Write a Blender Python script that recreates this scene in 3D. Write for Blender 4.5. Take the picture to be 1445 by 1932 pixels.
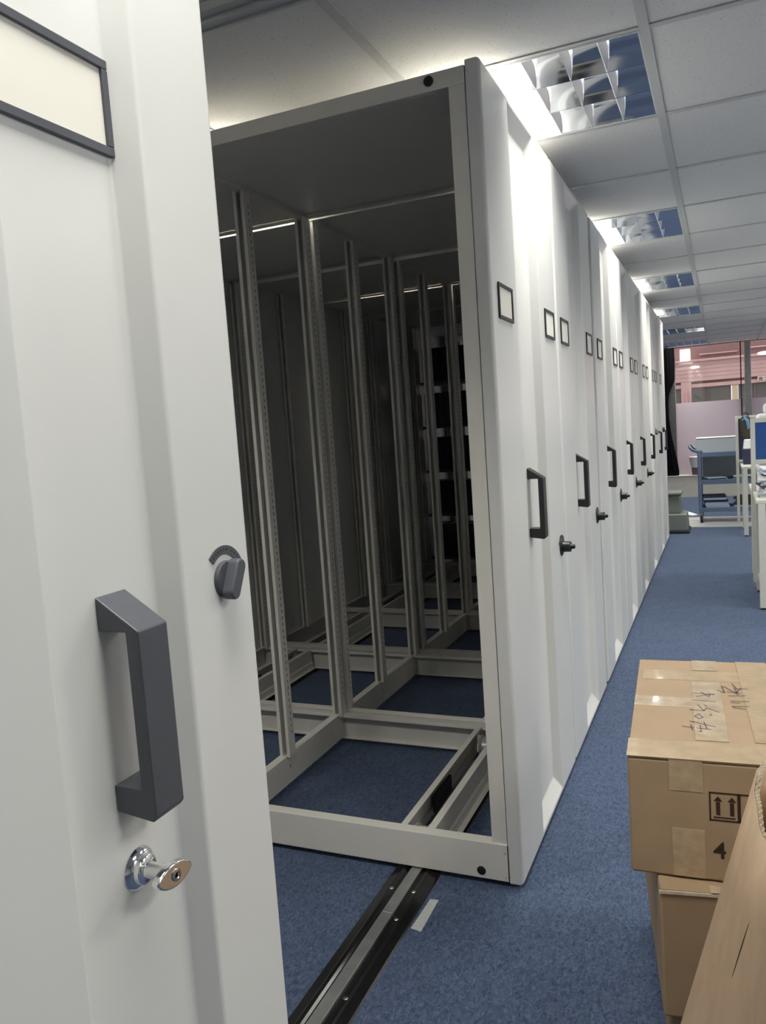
import bpy, bmesh, math, random
from mathutils import Vector, Matrix
random.seed(7)
for o in list(bpy.data.objects): bpy.data.objects.remove(o)
SC = bpy.context.scene
COL = SC.collection

# ------------------------------------------------------------------ camera
cd = bpy.data.cameras.new('camera'); cam = bpy.data.objects.new('camera', cd); COL.objects.link(cam)
RX = Vector((0.91659562, 0.39384655, -0.06882849)); DN = Vector((-0.0235573, -0.1186516, -0.99265646)); FW = Vector((-0.39912093, 0.91148598, -0.09947758))
m = Matrix.Identity(4)
for i in range(3):
    m[i][0] = RX[i]; m[i][1] = -DN[i]; m[i][2] = -FW[i]
CAM = Vector((0.56198509, -2.11500409, 1.35))
m.translation = CAM; cam.matrix_world = m
cd.sensor_fit = 'VERTICAL'; cd.sensor_height = 24.0; cd.lens = 24.0 * 1481.4 / 1932.0
cd.clip_start = 0.05; cd.clip_end = 200
SC.camera = cam
# ------------------------------------------------------------------ world, exposure
SC.view_settings.view_transform = 'Standard'; SC.view_settings.look = 'None'
SC.view_settings.gamma = 1.0; SC.view_settings.use_curve_mapping = False
SC.view_settings.exposure = 0.0
LAMP_W = {-3: 26.0, -1: 14.5, 2: 23.5, 5: 20.0}   # per column of ceiling lights; the two right-hand columns are unseen fill
LAMP_RGB = (1.0, 0.988, 0.91)
w = bpy.data.worlds.new('overcast'); SC.world = w; w.use_nodes = True
bg = w.node_tree.nodes['Background']; bg.inputs[0].default_value = (0.93, 0.95, 1.0, 1); bg.inputs[1].default_value = 1.65

# ------------------------------------------------------------------ materials
def mat(name, rgb, rough=0.5, metal=0.0, noise=0.0, nscale=40.0, bump=0.0, bscale=300.0, coat=0.0, emit=None, spec=0.5):
    M = bpy.data.materials.new(name); M.use_nodes = True
    nt = M.node_tree; b = nt.nodes['Principled BSDF']
    b.inputs['Base Color'].default_value = (*rgb, 1); b.inputs['Roughness'].default_value = rough
    b.inputs['Metallic'].default_value = metal; b.inputs['Coat Weight'].default_value = coat
    b.inputs['Specular IOR Level'].default_value = spec
    tc = nt.nodes.new('ShaderNodeTexCoord')
    if noise > 0:
        n = nt.nodes.new('ShaderNodeTexNoise'); n.inputs['Scale'].default_value = nscale; n.inputs['Detail'].default_value = 5
        nt.links.new(tc.outputs['Object'], n.inputs['Vector'])
        r = nt.nodes.new('ShaderNodeValToRGB')
        r.color_ramp.elements[0].position = 0.3; r.color_ramp.elements[1].position = 0.7
        r.color_ramp.elements[0].color = (*[max(0, c * (1 - noise)) for c in rgb], 1)
        r.color_ramp.elements[1].color = (*[min(1, c * (1 + noise)) for c in rgb], 1)
        nt.links.new(n.outputs['Fac'], r.inputs[0]); nt.links.new(r.outputs[0], b.inputs['Base Color'])
    if bump > 0:
        n2 = nt.nodes.new('ShaderNodeTexNoise'); n2.inputs['Scale'].default_value = bscale; n2.inputs['Detail'].default_value = 3
        nt.links.new(tc.outputs['Object'], n2.inputs['Vector'])
        bp = nt.nodes.new('ShaderNodeBump'); bp.inputs['Strength'].default_value = bump; bp.inputs['Distance'].default_value = 0.002
        nt.links.new(n2.outputs['Fac'], bp.inputs['Height']); nt.links.new(bp.outputs[0], b.inputs['Normal'])
    if emit:
        b.inputs['Emission Color'].default_value = (*emit[0], 1); b.inputs['Emission Strength'].default_value = emit[1]
    return M

PAINT = mat('cream_powder_coat', (0.72, 0.718, 0.70), 0.32, noise=0.015, nscale=3, bump=0.03, bscale=900)
FRAME = mat('cream_frame_paint', (0.76, 0.735, 0.68), 0.38, noise=0.02, nscale=6)
SHADESH = mat('shaded_shelf', (0.10, 0.10, 0.105), 0.5)  # shelf colour darkened to carry the deep shade inside the unit
SLOT = mat('slot_dark', (0.03, 0.028, 0.025), 0.7)
BLACKP = mat('black_plastic', (0.012, 0.012, 0.014), 0.38, noise=0.1, nscale=60)
GREYP = mat('slate_plastic', (0.075, 0.08, 0.095), 0.42, noise=0.05, nscale=80, bump=0.05, bscale=1500)
CARD = mat('card_insert', (0.80, 0.77, 0.70), 0.6, noise=0.01, nscale=10)
CHROME = mat('chrome', (0.85, 0.85, 0.86), 0.06, 1.0)
STEEL = mat('brushed_steel', (0.42, 0.42, 0.41), 0.32, 1.0, noise=0.12, nscale=30)
ZINC = mat('zinc', (0.55, 0.55, 0.54), 0.3, 1.0)
WHEELM = mat('wheel_grey', (0.46, 0.46, 0.45), 0.35, 0.2)
BAR = mat('worn_steel_bar', (0.36, 0.37, 0.37), 0.42, 0.7, noise=0.18, nscale=18)
RAILB = mat('black_rail_paint', (0.010, 0.010, 0.011), 0.2, noise=0.3, nscale=25, bump=0.05, bscale=60)
MIRROR = mat('mirror_reflector', (0.80, 0.82, 0.86), 0.07, 1.0)
BLADE = mat('louvre_blade', (0.86, 0.87, 0.9), 0.28, 0.55)
TUBE = mat('fluorescent_tube', (1, 1, 1), 0.5, emit=((1.0, 0.97, 0.88), 7.0))
WHITEM = mat('white_enamel', (0.72, 0.73, 0.72), 0.4)
GRID = mat('ceiling_grid', (0.56, 0.57, 0.57), 0.5)
SLAB = mat('plenum', (0.3, 0.3, 0.3), 0.9, noise=0.05)
WALLM = mat('wall_paint', (0.62, 0.62, 0.60), 0.8, noise=0.02, nscale=4)
SILL = mat('sill_cream', (0.60, 0.57, 0.50), 0.6, noise=0.03, nscale=8)
VINYL = mat('pale_vinyl', (0.62, 0.62, 0.60), 0.35, noise=0.05, nscale=6)
TAPEW = mat('cloth_tape', (0.48, 0.49, 0.49), 0.7, noise=0.08, nscale=90)
CART = mat('cart_blue', (0.13, 0.185, 0.30), 0.42, noise=0.06, nscale=20)
DESK = mat('desk_laminate', (0.66, 0.66, 0.60), 0.45, noise=0.02, nscale=9)
BLUEF = mat('blue_fabric', (0.022, 0.085, 0.29), 0.85, noise=0.08, nscale=60)
NAVY = mat('navy_fabric', (0.03, 0.035, 0.08), 0.8, noise=0.1, nscale=40)
CURT = mat('black_curtain', (0.005, 0.005, 0.007), 0.95, noise=0.3, nscale=25, spec=0.05)
STOOLM = mat('stool_grey', (0.18, 0.20, 0.18), 0.55, noise=0.05, nscale=30)
RUBBER = mat('rubber', (0.015, 0.015, 0.018), 0.7)
PAPER = mat('paper', (0.78, 0.79, 0.80), 0.7, noise=0.03, nscale=20)
PAPERB = mat('pale_blue_paper', (0.42, 0.52, 0.66), 0.7, noise=0.05, nscale=20)
BAGM = mat('olive_brown_fabric', (0.055, 0.042, 0.028), 0.85, noise=0.2, nscale=25)
BAGB = mat('light_blue_cloth', (0.12, 0.30, 0.52), 0.7, noise=0.1, nscale=30)
WHITEB = mat('white_carton', (0.80, 0.81, 0.82), 0.5, noise=0.02)
GREYB = mat('grey_plastic_sheet', (0.46, 0.50, 0.49), 0.45, noise=0.05, nscale=5)
BINDER = mat('black_binder', (0.014, 0.014, 0.02), 0.45, noise=0.15, nscale=30)
INK = mat('blue_black_ink', (0.035, 0.028, 0.07), 0.5)
PRINT = mat('dark_brown_print', (0.035, 0.018, 0.012), 0.6, noise=0.2, nscale=90)
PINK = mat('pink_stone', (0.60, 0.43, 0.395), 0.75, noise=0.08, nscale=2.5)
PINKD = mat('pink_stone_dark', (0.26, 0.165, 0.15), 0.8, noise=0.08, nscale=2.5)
DGLASS = mat('dim_shop_glass', (0.16, 0.17, 0.15), 0.25, noise=0.25, nscale=0.9)
BEIGE = mat('beige_blind', (0.62, 0.57, 0.36), 0.7)
SIGNW = mat('sign_white', (0.72, 0.66, 0.56), 0.6)
OUTL = mat('emissive_white', (1, 0.95, 0.93), 0.5, emit=((1.0, 0.93, 0.92), 1.6))
PAVE = mat('street_paving', (0.35, 0.33, 0.32), 0.9, noise=0.1, nscale=2)
TRASH = mat('clear_bag', (0.72, 0.68, 0.70), 0.35, noise=0.05)
TRASHB = mat('brown_bin', (0.09, 0.07, 0.07), 0.5)

def tile_mat():
    M = bpy.data.materials.new('mineral_fibre_tile'); M.use_nodes = True; nt = M.node_tree; b = nt.nodes['Principled BSDF']
    b.inputs['Roughness'].default_value = 0.9
    tc = nt.nodes.new('ShaderNodeTexCoord')
    v = nt.nodes.new('ShaderNodeTexVoronoi'); v.inputs['Scale'].default_value = 110
    n = nt.nodes.new('ShaderNodeTexNoise'); n.inputs['Scale'].default_value = 60
    nt.links.new(tc.outputs['Object'], v.inputs['Vector']); nt.links.new(tc.outputs['Object'], n.inputs['Vector'])
    a = nt.nodes.new('ShaderNodeMath'); a.operation = 'MULTIPLY_ADD'; a.inputs[1].default_value = -0.55
    nt.links.new(n.outputs['Fac'], a.inputs[0]); nt.links.new(v.outputs['Distance'], a.inputs[2])
    r = nt.nodes.new('ShaderNodeValToRGB'); e = r.color_ramp.elements
    e[0].position = 0.0; e[0].color = (0.55, 0.54, 0.53, 1); e[1].position = 0.03; e[1].color = (0.77, 0.765, 0.76, 1)
    ad = nt.nodes.new('ShaderNodeMath'); ad.operation = 'ADD'; ad.inputs[1].default_value = 0.12
    nt.links.new(a.outputs[0], ad.inputs[0]); nt.links.new(ad.outputs[0], r.inputs[0]); nt.links.new(r.outputs[0], b.inputs['Base Color'])
    return M
TILE = tile_mat()

def carpet_mat():
    M = bpy.data.materials.new('blue_loop_carpet'); M.use_nodes = True; nt = M.node_tree; b = nt.nodes['Principled BSDF']
    b.inputs['Roughness'].default_value = 1.0; b.inputs['Specular IOR Level'].default_value = 0.1
    b.inputs['Sheen Weight'].default_value = 0.25; b.inputs['Sheen Tint'].default_value = (0.55, 0.65, 0.85, 1)
    tc = nt.nodes.new('ShaderNodeTexCoord'); mp = nt.nodes.new('ShaderNodeMapping'); mp.inputs['Scale'].default_value = (1, 0.55, 1)
    nt.links.new(tc.outputs['Object'], mp.inputs['Vector'])
    n = nt.nodes.new('ShaderNodeTexNoise'); n.inputs['Scale'].default_value = 105; n.inputs['Distortion'].default_value = 1.2; n.inputs['Detail'].default_value = 7; n.inputs['Roughness'].default_value = 0.8
    n2 = nt.nodes.new('ShaderNodeTexNoise'); n2.inputs['Scale'].default_value = 9; n2.inputs['Detail'].default_value = 3
    nt.links.new(mp.outputs[0], n.inputs['Vector']); nt.links.new(tc.outputs['Object'], n2.inputs['Vector'])
    r = nt.nodes.new('ShaderNodeValToRGB'); e = r.color_ramp.elements
    e[0].position = 0.36; e[0].color = (0.022, 0.036, 0.080, 1); e[1].position = 0.66; e[1].color = (0.145, 0.195, 0.31, 1)
    nt.links.new(n.outputs['Fac'], r.inputs[0])
    mx = nt.nodes.new('ShaderNodeMixRGB'); mx.blend_type = 'MULTIPLY'; mx.inputs[0].default_value = 0.35
    nt.links.new(r.outputs[0], mx.inputs[1]); nt.links.new(n2.outputs['Fac'], mx.inputs[2]); nt.links.new(mx.outputs[0], b.inputs['Base Color'])
    bp = nt.nodes.new('ShaderNodeBump'); bp.inputs['Strength'].default_value = 0.6; bp.inputs['Distance'].default_value = 0.004
    nt.links.new(n.outputs['Fac'], bp.inputs['Height']); nt.links.new(bp.outputs[0], b.inputs['Normal'])
    return M
CARPET = carpet_mat()

def board_mat(name, rgb, ax=(1, 18, 18)):
    M = bpy.data.materials.new(name); M.use_nodes = True; nt = M.node_tree; b = nt.nodes['Principled BSDF']
    b.inputs['Roughness'].default_value = 0.62
    tc = nt.nodes.new('ShaderNodeTexCoord'); mp = nt.nodes.new('ShaderNodeMapping'); mp.inputs['Scale'].default_value = ax
    nt.links.new(tc.outputs['Object'], mp.inputs['Vector'])
    n = nt.nodes.new('ShaderNodeTexNoise'); n.inputs['Scale'].default_value = 5; n.inputs['Detail'].default_value = 6
    nt.links.new(mp.outputs[0], n.inputs['Vector'])
    r = nt.nodes.new('ShaderNodeValToRGB'); e = r.color_ramp.elements
    e[0].position = 0.3; e[0].color = (*[c * 0.93 for c in rgb], 1); e[1].position = 0.72; e[1].color = (*[c * 1.05 for c in rgb], 1)
    nt.links.new(n.outputs['Fac'], r.inputs[0]); nt.links.new(r.outputs[0], b.inputs['Base Color'])
    bp = nt.nodes.new('ShaderNodeBump'); bp.inputs['Strength'].default_value = 0.06; bp.inputs['Distance'].default_value = 0.002
    nt.links.new(n.outputs['Fac'], bp.inputs['Height']); nt.links.new(bp.outputs[0], b.inputs['Normal'])
    return M
BOARD = board_mat('kraft_board', (0.375, 0.262, 0.160), (3, 3, 3))
BOARD2 = board_mat('kraft_board_pale', (0.46, 0.325, 0.215), (14, 14, 1))
BOARDE = mat('torn_board_edge', (0.62, 0.53, 0.40), 0.9, noise=0.15, nscale=60)
PTAPE = mat('glossy_packing_tape', (0.45, 0.335, 0.21), 0.30, noise=0.12, nscale=35, bump=0.5, bscale=60, coat=0.5)
PTAPEC = mat('clear_packing_tape', (0.50, 0.39, 0.27), 0.14, noise=0.18, nscale=30, bump=0.6, bscale=45, coat=0.6)

def glass_mat(name, tint, refl=0.08, haze=0.0, hazecol=(0.8, 0.7, 0.75)):
    M = bpy.data.materials.new(name); M.use_nodes = True; nt = M.node_tree
    for n in list(nt.nodes): nt.nodes.remove(n)
    out = nt.nodes.new('ShaderNodeOutputMaterial'); tr = nt.nodes.new('ShaderNodeBsdfTransparent'); tr.inputs[0].default_value = (*tint, 1)
    gl = nt.nodes.new('ShaderNodeBsdfGlossy'); gl.inputs['Roughness'].default_value = 0.03
    mx = nt.nodes.new('ShaderNodeMixShader'); mx.inputs[0].default_value = refl
    nt.links.new(tr.outputs[0], mx.inputs[1]); nt.links.new(gl.outputs[0], mx.inputs[2]); last = mx
    if haze > 0:
        df = nt.nodes.new('ShaderNodeBsdfDiffuse'); df.inputs[0].default_value = (*hazecol, 1)
        tl = nt.nodes.new('ShaderNodeBsdfTranslucent'); tl.inputs[0].default_value = (*hazecol, 1)
        ad = nt.nodes.new('ShaderNodeMixShader'); ad.inputs[0].default_value = 0.6
        nt.links.new(df.outputs[0], ad.inputs[1]); nt.links.new(tl.outputs[0], ad.inputs[2])
        m2 = nt.nodes.new('ShaderNodeMixShader'); m2.inputs[0].default_value = haze
        nt.links.new(mx.outputs[0], m2.inputs[1]); nt.links.new(ad.outputs[0], m2.inputs[2]); last = m2
    nt.links.new(last.outputs[0], out.inputs[0])
    return M
GLASS = glass_mat('window_glass', (0.96, 0.90, 0.90), 0.07)
FROST = glass_mat('frosted_film', (0.9, 0.85, 0.87), 0.03, 0.9, (0.72, 0.67, 0.71))

# ------------------------------------------------------------------ mesh builder
class MB:
    def __init__(s): s.v = []; s.f = []
    def add(s, vs, fs):
        k = len(s.v); s.v += [tuple(p) for p in vs]; s.f += [tuple(i + k for i in f) for f in fs]; return s
    def box(s, x0, x1, y0, y1, z0, z1):
        return s.add([(x0,y0,z0),(x1,y0,z0),(x1,y1,z0),(x0,y1,z0),(x0,y0,z1),(x1,y0,z1),(x1,y1,z1),(x0,y1,z1)],
                     [(0,3,2,1),(4,5,6,7),(0,1,5,4),(1,2,6,5),(2,3,7,6),(3,0,4,7)])
    def prism(s, prof, axis, a, b):
        """closed 2D profile extruded along an axis; profile coords are the other two axes in order"""
        def P(p, t):
            return {'x': (t, p[0], p[1]), 'y': (p[0], t, p[1]), 'z': (p[0], p[1], t)}[axis]
        n = len(prof)
        return s.add([P(p, a) for p in prof] + [P(p, b) for p in prof],
                     [tuple(range(n))[::-1], tuple(range(n, 2 * n))] + [(i, (i + 1) % n, n + (i + 1) % n, n + i) for i in range(n)])
    def sheet(s, path, axis, a, b, th=0.002):
        """open polyline given a thickness, extruded along an axis"""
        n = len(path); nor = []
        for i in range(n):
            p0 = Vector(path[max(0, i - 1)]); p1 = Vector(path[min(n - 1, i + 1)]); d = (p1 - p0).normalized(); nor.append(Vector((-d.y, d.x)))
        q = [tuple(Vector(path[i]) + nor[i] * th) for i in range(n)]
        return s.prism(list(path) + q[::-1], axis, a, b)
    def cyl(s, p0, p1, r0, r1=None, n=20, cap=True):
        r1 = r0 if r1 is None else r1
        p0 = Vector(p0); p1 = Vector(p1); d = (p1 - p0).normalized()
        u = d.orthogonal().normalized(); v = d.cross(u)
        vs = [p0 + (u * math.cos(2 * math.pi * i / n) + v * math.sin(2 * math.pi * i / n)) * r0 for i in range(n)]
        vs += [p1 + (u * math.cos(2 * math.pi * i / n) + v * math.sin(2 * math.pi * i / n)) * r1 for i in range(n)]
        fs = [(i, (i + 1) % n, n + (i + 1) % n, n + i) for i in range(n)]
        if cap: fs += [tuple(range(n))[::-1], tuple(range(n, 2 * n))]
        return s.add(vs, fs)
    def lathe(s, c, d, prof, n=28):
        """prof: list of (radius, distance along d)"""
        c = Vector(c); d = Vector(d).normalized(); u = d.orthogonal().normalized(); v = d.cross(u); vs = []
        for r, t in prof:
            for i in range(n):
                a = 2 * math.pi * i / n; vs.append(c + d * t + (u * math.cos(a) + v * math.sin(a)) * max(r, 1e-5))
        fs = []
        for k in range(len(prof) - 1):
            for i in range(n): fs.append((k*n+i, k*n+(i+1)%n, (k+1)*n+(i+1)%n, (k+1)*n+i))
        fs += [tuple(range(n))[::-1], tuple(range((len(prof)-1)*n, len(prof)*n))]
        return s.add(vs, fs)
    def tube(s, pts, r, n=10):
        pts = [Vector(p) for p in pts]; rings = []; up = None
        for i, p in enumerate(pts):
            d = (pts[min(i+1, len(pts)-1)] - pts[max(0, i-1)]).normalized()
            if up is None: up = d.orthogonal().normalized()
            up = (up - d * up.dot(d)).normalized(); v = d.cross(up); rr = r[i] if isinstance(r, (list, tuple)) else r
            rings.append([p + (up * math.cos(2*math.pi*k/n) + v * math.sin(2*math.pi*k/n)) * rr for k in range(n)])
        vs = [q for g in rings for q in g]; fs = []
        for i in range(len(pts)-1):
            for k in range(n): fs.append((i*n+k, i*n+(k+1)%n, (i+1)*n+(k+1)%n, (i+1)*n+k))
        fs += [tuple(range(n))[::-1], tuple(range((len(pts)-1)*n, len(pts)*n))]
        return s.add(vs, fs)
    def xform(s, M):
        s.v = [tuple(M @ Vector(p)) for p in s.v]; return s
    def build(s, name, material, parent=None, smooth=False, bevel=0.0, seg=2, loc=None):
        me = bpy.data.meshes.new(name); me.from_pydata(s.v, [], s.f); me.materials.append(material)
        bm = bmesh.new(); bm.from_mesh(me); bmesh.ops.recalc_face_normals(bm, faces=bm.faces); bm.to_mesh(me); bm.free()
        if smooth:
            for p in me.polygons: p.use_smooth = True
            try: me.set_sharp_from_angle(angle=math.radians(35))
            except Exception: pass
        o = bpy.data.objects.new(name, me); COL.objects.link(o)
        if loc is not None: o.location = loc
        if parent is not None: o.parent = parent
        if bevel > 0:
            b = o.modifiers.new('bevel', 'BEVEL'); b.width = bevel; b.segments = seg; b.limit_method = 'ANGLE'; b.angle_limit = math.radians(25)
            b.harden_normals = True
            for p in me.polygons: p.use_smooth = True
        return o

def tag(o, label, cat, group=None, kind=None):
    o['label'] = label; o['category'] = cat
    if group: o['group'] = group
    if kind: o['kind'] = kind
    return o
def thing(name, label, cat, loc=(0, 0, 0), rz=0.0, group=None):
    o = bpy.data.objects.new(name, None); COL.objects.link(o); o.location = loc; o.rotation_euler = (0, 0, rz)
    o.empty_display_size = 0.1
    return tag(o, label, cat, group)
def struct(o): o['kind'] = 'structure'; return o
def copy_tree(o, parent=None):
    c = o.copy(); COL.objects.link(c); c.parent = parent
    for ch in list(o.children): copy_tree(ch, c)
    return c

# ================================================================== SETTING
ZC = 2.40; M_ = 0.695; GX = 0.39; GY = 0.28
XL, XR, YN, YF = -3.085, 4.56, -4.585, 11.62
struct(MB().box(XL, XR, YN, 11.9, -0.1, 0.0).build('floor', CARPET))
struct(MB().box(XL - 0.15, XL, YN, YF, 0, 2.6).build('wall_left', WALLM))
struct(MB().box(XR, XR + 0.15, YN, YF, 0, 2.6).build('wall_right', WALLM))
struct(MB().box(XL - 0.15, XR + 0.15, YN - 0.15, YN, 0, 2.6).build('wall_near', WALLM))
struct(MB().box(XL, -0.23, YF, YF + 0.2, 0, 2.52).build('wall_far', WALLM))
# ceiling: slab with grid bars and tiles as parts
ceil = struct(MB().box(XL - 0.15, XR + 0.15, YN - 0.15, YF + 0.2, 2.52, 2.6).build('ceiling', SLAB))
nx0, nx1 = -5, 6; ny0, ny1 = -7, 17
for k in range(nx0, nx1 + 1):
    x = GX + k * M_
    MB().box(-0.014, 0.014, YN, YF, ZC, ZC + 0.004).box(-0.003, 0.003, YN, YF, ZC + 0.004, ZC + 0.035).build('main_runner', GRID, ceil, loc=(x, 0, 0))
cb = None
for k in range(ny0, ny1 + 1):
    y = GY + k * M_
    if y < YN or y > YF: continue
    if cb is None:
        cb = MB().box(XL, XR, -0.012, 0.012, ZC + 0.001, ZC + 0.0045).box(XL, XR, -0.003, 0.003, ZC + 0.0045, ZC + 0.03).build('cross_runner', GRID, ceil, loc=(0, y, 0))
    else:
        c = cb.copy(); COL.objects.link(c); c.location = (0, y, 0)
LIGHTCELLS = {}
for i, k in enumerate((-3, 0, 3, 6, 9, 12, 15)): LIGHTCELLS[(-1, k)] = i
for c_ in (2, 5, -3):  # right-hand columns are out of view, added to fill the room with light
    for k in ((-3, 0, 3) if c_ < 0 else (-3, 0, 3, 6, 9, 12)): LIGHTCELLS[(c_, k)] = -1
tp = None
for i in range(nx0, nx1):
    for j in range(ny0, ny1):
        if (i, j) in LIGHTCELLS: continue
        x = GX + i * M_ + 0.003; y = GY + j * M_ + 0.003
        if y + M_ > YF + 0.05: continue
        if tp is None:
            h = M_ - 0.006
            tp = MB().box(0.0, h, 0.0, h, 0.0, 0.015).build('ceiling_tile', TILE, ceil, loc=(x, y, ZC + 0.0048))
        else:
            c = tp.copy(); COL.objects.link(c); c.location = (x, y, ZC + 0.0048 + random.uniform(-.0002, .0005))
            c.rotation_euler = (0, 0, 0)
t2 = struct(MB().box(XL, -0.02, -0.43, -0.335, ZC - 0.010, ZC).build('trim_2', GRID))
for y0_, y1_, z_ in ((-0.43, -0.415, .018), (-0.392, -0.380, .022), (-0.345, -0.335, .016)): MB().box(XL, -0.02, y0_, y1_, ZC - z_, ZC - 0.010).build('trim_rib', GRID, t2)
# pale vinyl floor strip with raised seams
tr1 = struct(MB().box(0.06, XR, 7.72, 8.62, 0.0, 0.004).build('trim_1', VINYL))
for y in (7.72, 8.02, 8.32, 8.60):
    MB().box(0.06, XR, y, y + 0.025, 0.004, 0.010).build('seam_strip', WHITEM, tr1)

# far window wall
win = struct(MB().box(-0.23, XR, 11.58, 11.63, 2.385, 2.40).build('window_1', STEEL))
MB().box(-0.22, XR, 11.60, 11.612, 0.34, 2.39).build('pane', GLASS, win)
MB().box(-0.13, 0.86, 11.592, 11.598, 0.34, 1.50).build('frosted_film', FROST, win)
MB().box(0.985, 3.0, 11.592, 11.598, 0.34, 1.50).build('frosted_film', FROST, win)
MB().box(-0.23, -0.125, 11.52, 11.68, 0.34, 2.39).build('jamb', STEEL, win, bevel=0.006)
MB().box(0.895, 0.985, 11.48, 11.68, 0.34, 2.39).build('mullion', STEEL, win, bevel=0.006)
MB().box(0.835, 0.850, 11.57, 11.64, 0.34, 2.39).build('gasket', RUBBER, win)
MB().box(2.95, 3.05, 11.48, 11.68, 0.34, 2.39).build('mullion', STEEL, win, bevel=0.006)
MB().box(XL, XR, 11.30, 11.70, 0.0, 0.335).box(XL, XR, 11.285, 11.70, 0.335, 0.345).build('sill', SILL, win)

# ------------------------------------------------------------------ outside the window
fac = thing('street_building', 'pink stone building front across the street, seen through the far window', 'building', (0, 20, 0))
def fb(name, mt, x0, x1, z0, z1, y0=0.0, y1=0.4): return MB().box(x0, x1, y0, y1, z0, z1).build(name, mt, fac)
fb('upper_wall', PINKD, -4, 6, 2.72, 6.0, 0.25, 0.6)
fb('upper_ledge', PINK, -4, 6, 2.63, 2.69, -0.12, 0.6)
fb('upper_rail', PINK, 0.05, 0.95, 2.80, 2.83, 0.15, 0.25); fb('upper_rail', PINK, 1.2, 3.0, 2.86, 2.89, 0.15, 0.25)
for z0, z1 in ((2.13, 2.225), (2.23, 2.325), (2.33, 2.425), (2.43, 2.525), (2.53, 2.628)):
    fb('cladding_board', PINK, -4, 6, z0, z1, 0.0 + random.uniform(0, .012), 0.5)
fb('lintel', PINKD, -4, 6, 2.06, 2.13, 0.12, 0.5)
fb('transom', PINK, -4, 6, 1.97, 2.06, 0.02, 0.5)
for x0, x1 in ((-0.41, -0.165), (-3.2, -2.9), (3.3, 3.6)): fb('pier', PINK, x0, x1, 0, 2.12, -0.06, 0.5)
fb('drain_pipe', PINK, -0.30, -0.26, 0.0, 1.90, -0.12, -0.06)
for x0, x1 in ((-2.9, -1.7), (-1.68, -0.42), (-0.16, 0.22), (0.24, 0.78), (0.95, 1.32), (1.34, 2.2), (2.22, 3.3)):
    fb('shop_window', DGLASS, x0, x1, 0.3, 1.97, 0.12, 0.18)
fb('blind', BEIGE, 0.80, 0.94, 0.3, 2.03, 0.05, 0.15)
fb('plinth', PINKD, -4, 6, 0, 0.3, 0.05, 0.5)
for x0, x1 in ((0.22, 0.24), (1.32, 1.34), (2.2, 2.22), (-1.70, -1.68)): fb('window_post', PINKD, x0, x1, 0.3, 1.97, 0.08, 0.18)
for cx, cz, rx in ((-0.06, 2.49, 0.115), (1.55, 2.68, 0.16)):  # flat white ovals that glow, set on the building front
    n = 24; vs = []
    mb = MB(); pr = [(cx + rx * math.cos(2 * math.pi * i / n), cz + rx * 0.27 * math.sin(2 * math.pi * i / n)) for i in range(n)]
    mb.prism(pr, 'y', -0.20 if cz > 2.6 else -0.03, 0.02); mb.build('emissive_oval', OUTL, fac, smooth=True)
fb('emissive_panel', OUTL, -0.41, -0.17, 2.66, 2.96, -0.16, 0.3)  # plain white rectangle that glows
sgn = fb('shop_sign', SIGNW, 1.39, 2.1, 1.99, 2.12, -0.05, 0.04)
# sign characters: strokes in a block grid
sk = MB()
for c in range(5):
    cx = 1.415 + c * 0.13
    for (a0, b0, a1, b1) in ((.0, .78, .95, .9), (.05, .45, .9, .55), (.42, .0, .54, 1.0), (.0, .05, .35, .16), (.62, .05, 1.0, .16), (.1, .2, .2, .75), (.78, .2, .88, .75)):
        if random.random() < 0.86:
            sk.box(cx + a0 * .1, cx + a1 * .1, -0.056, -0.05, 2.01 + b0 * .09, 2.01 + b1 * .09)
sk.build('sign_lettering', PRINT, sgn)
tag(MB().box(-12, 14, 11.9, 26, -0.25, -0.1).build('street_paving', PAVE), 'grey paved street outside the far window', 'pavement')

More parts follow.
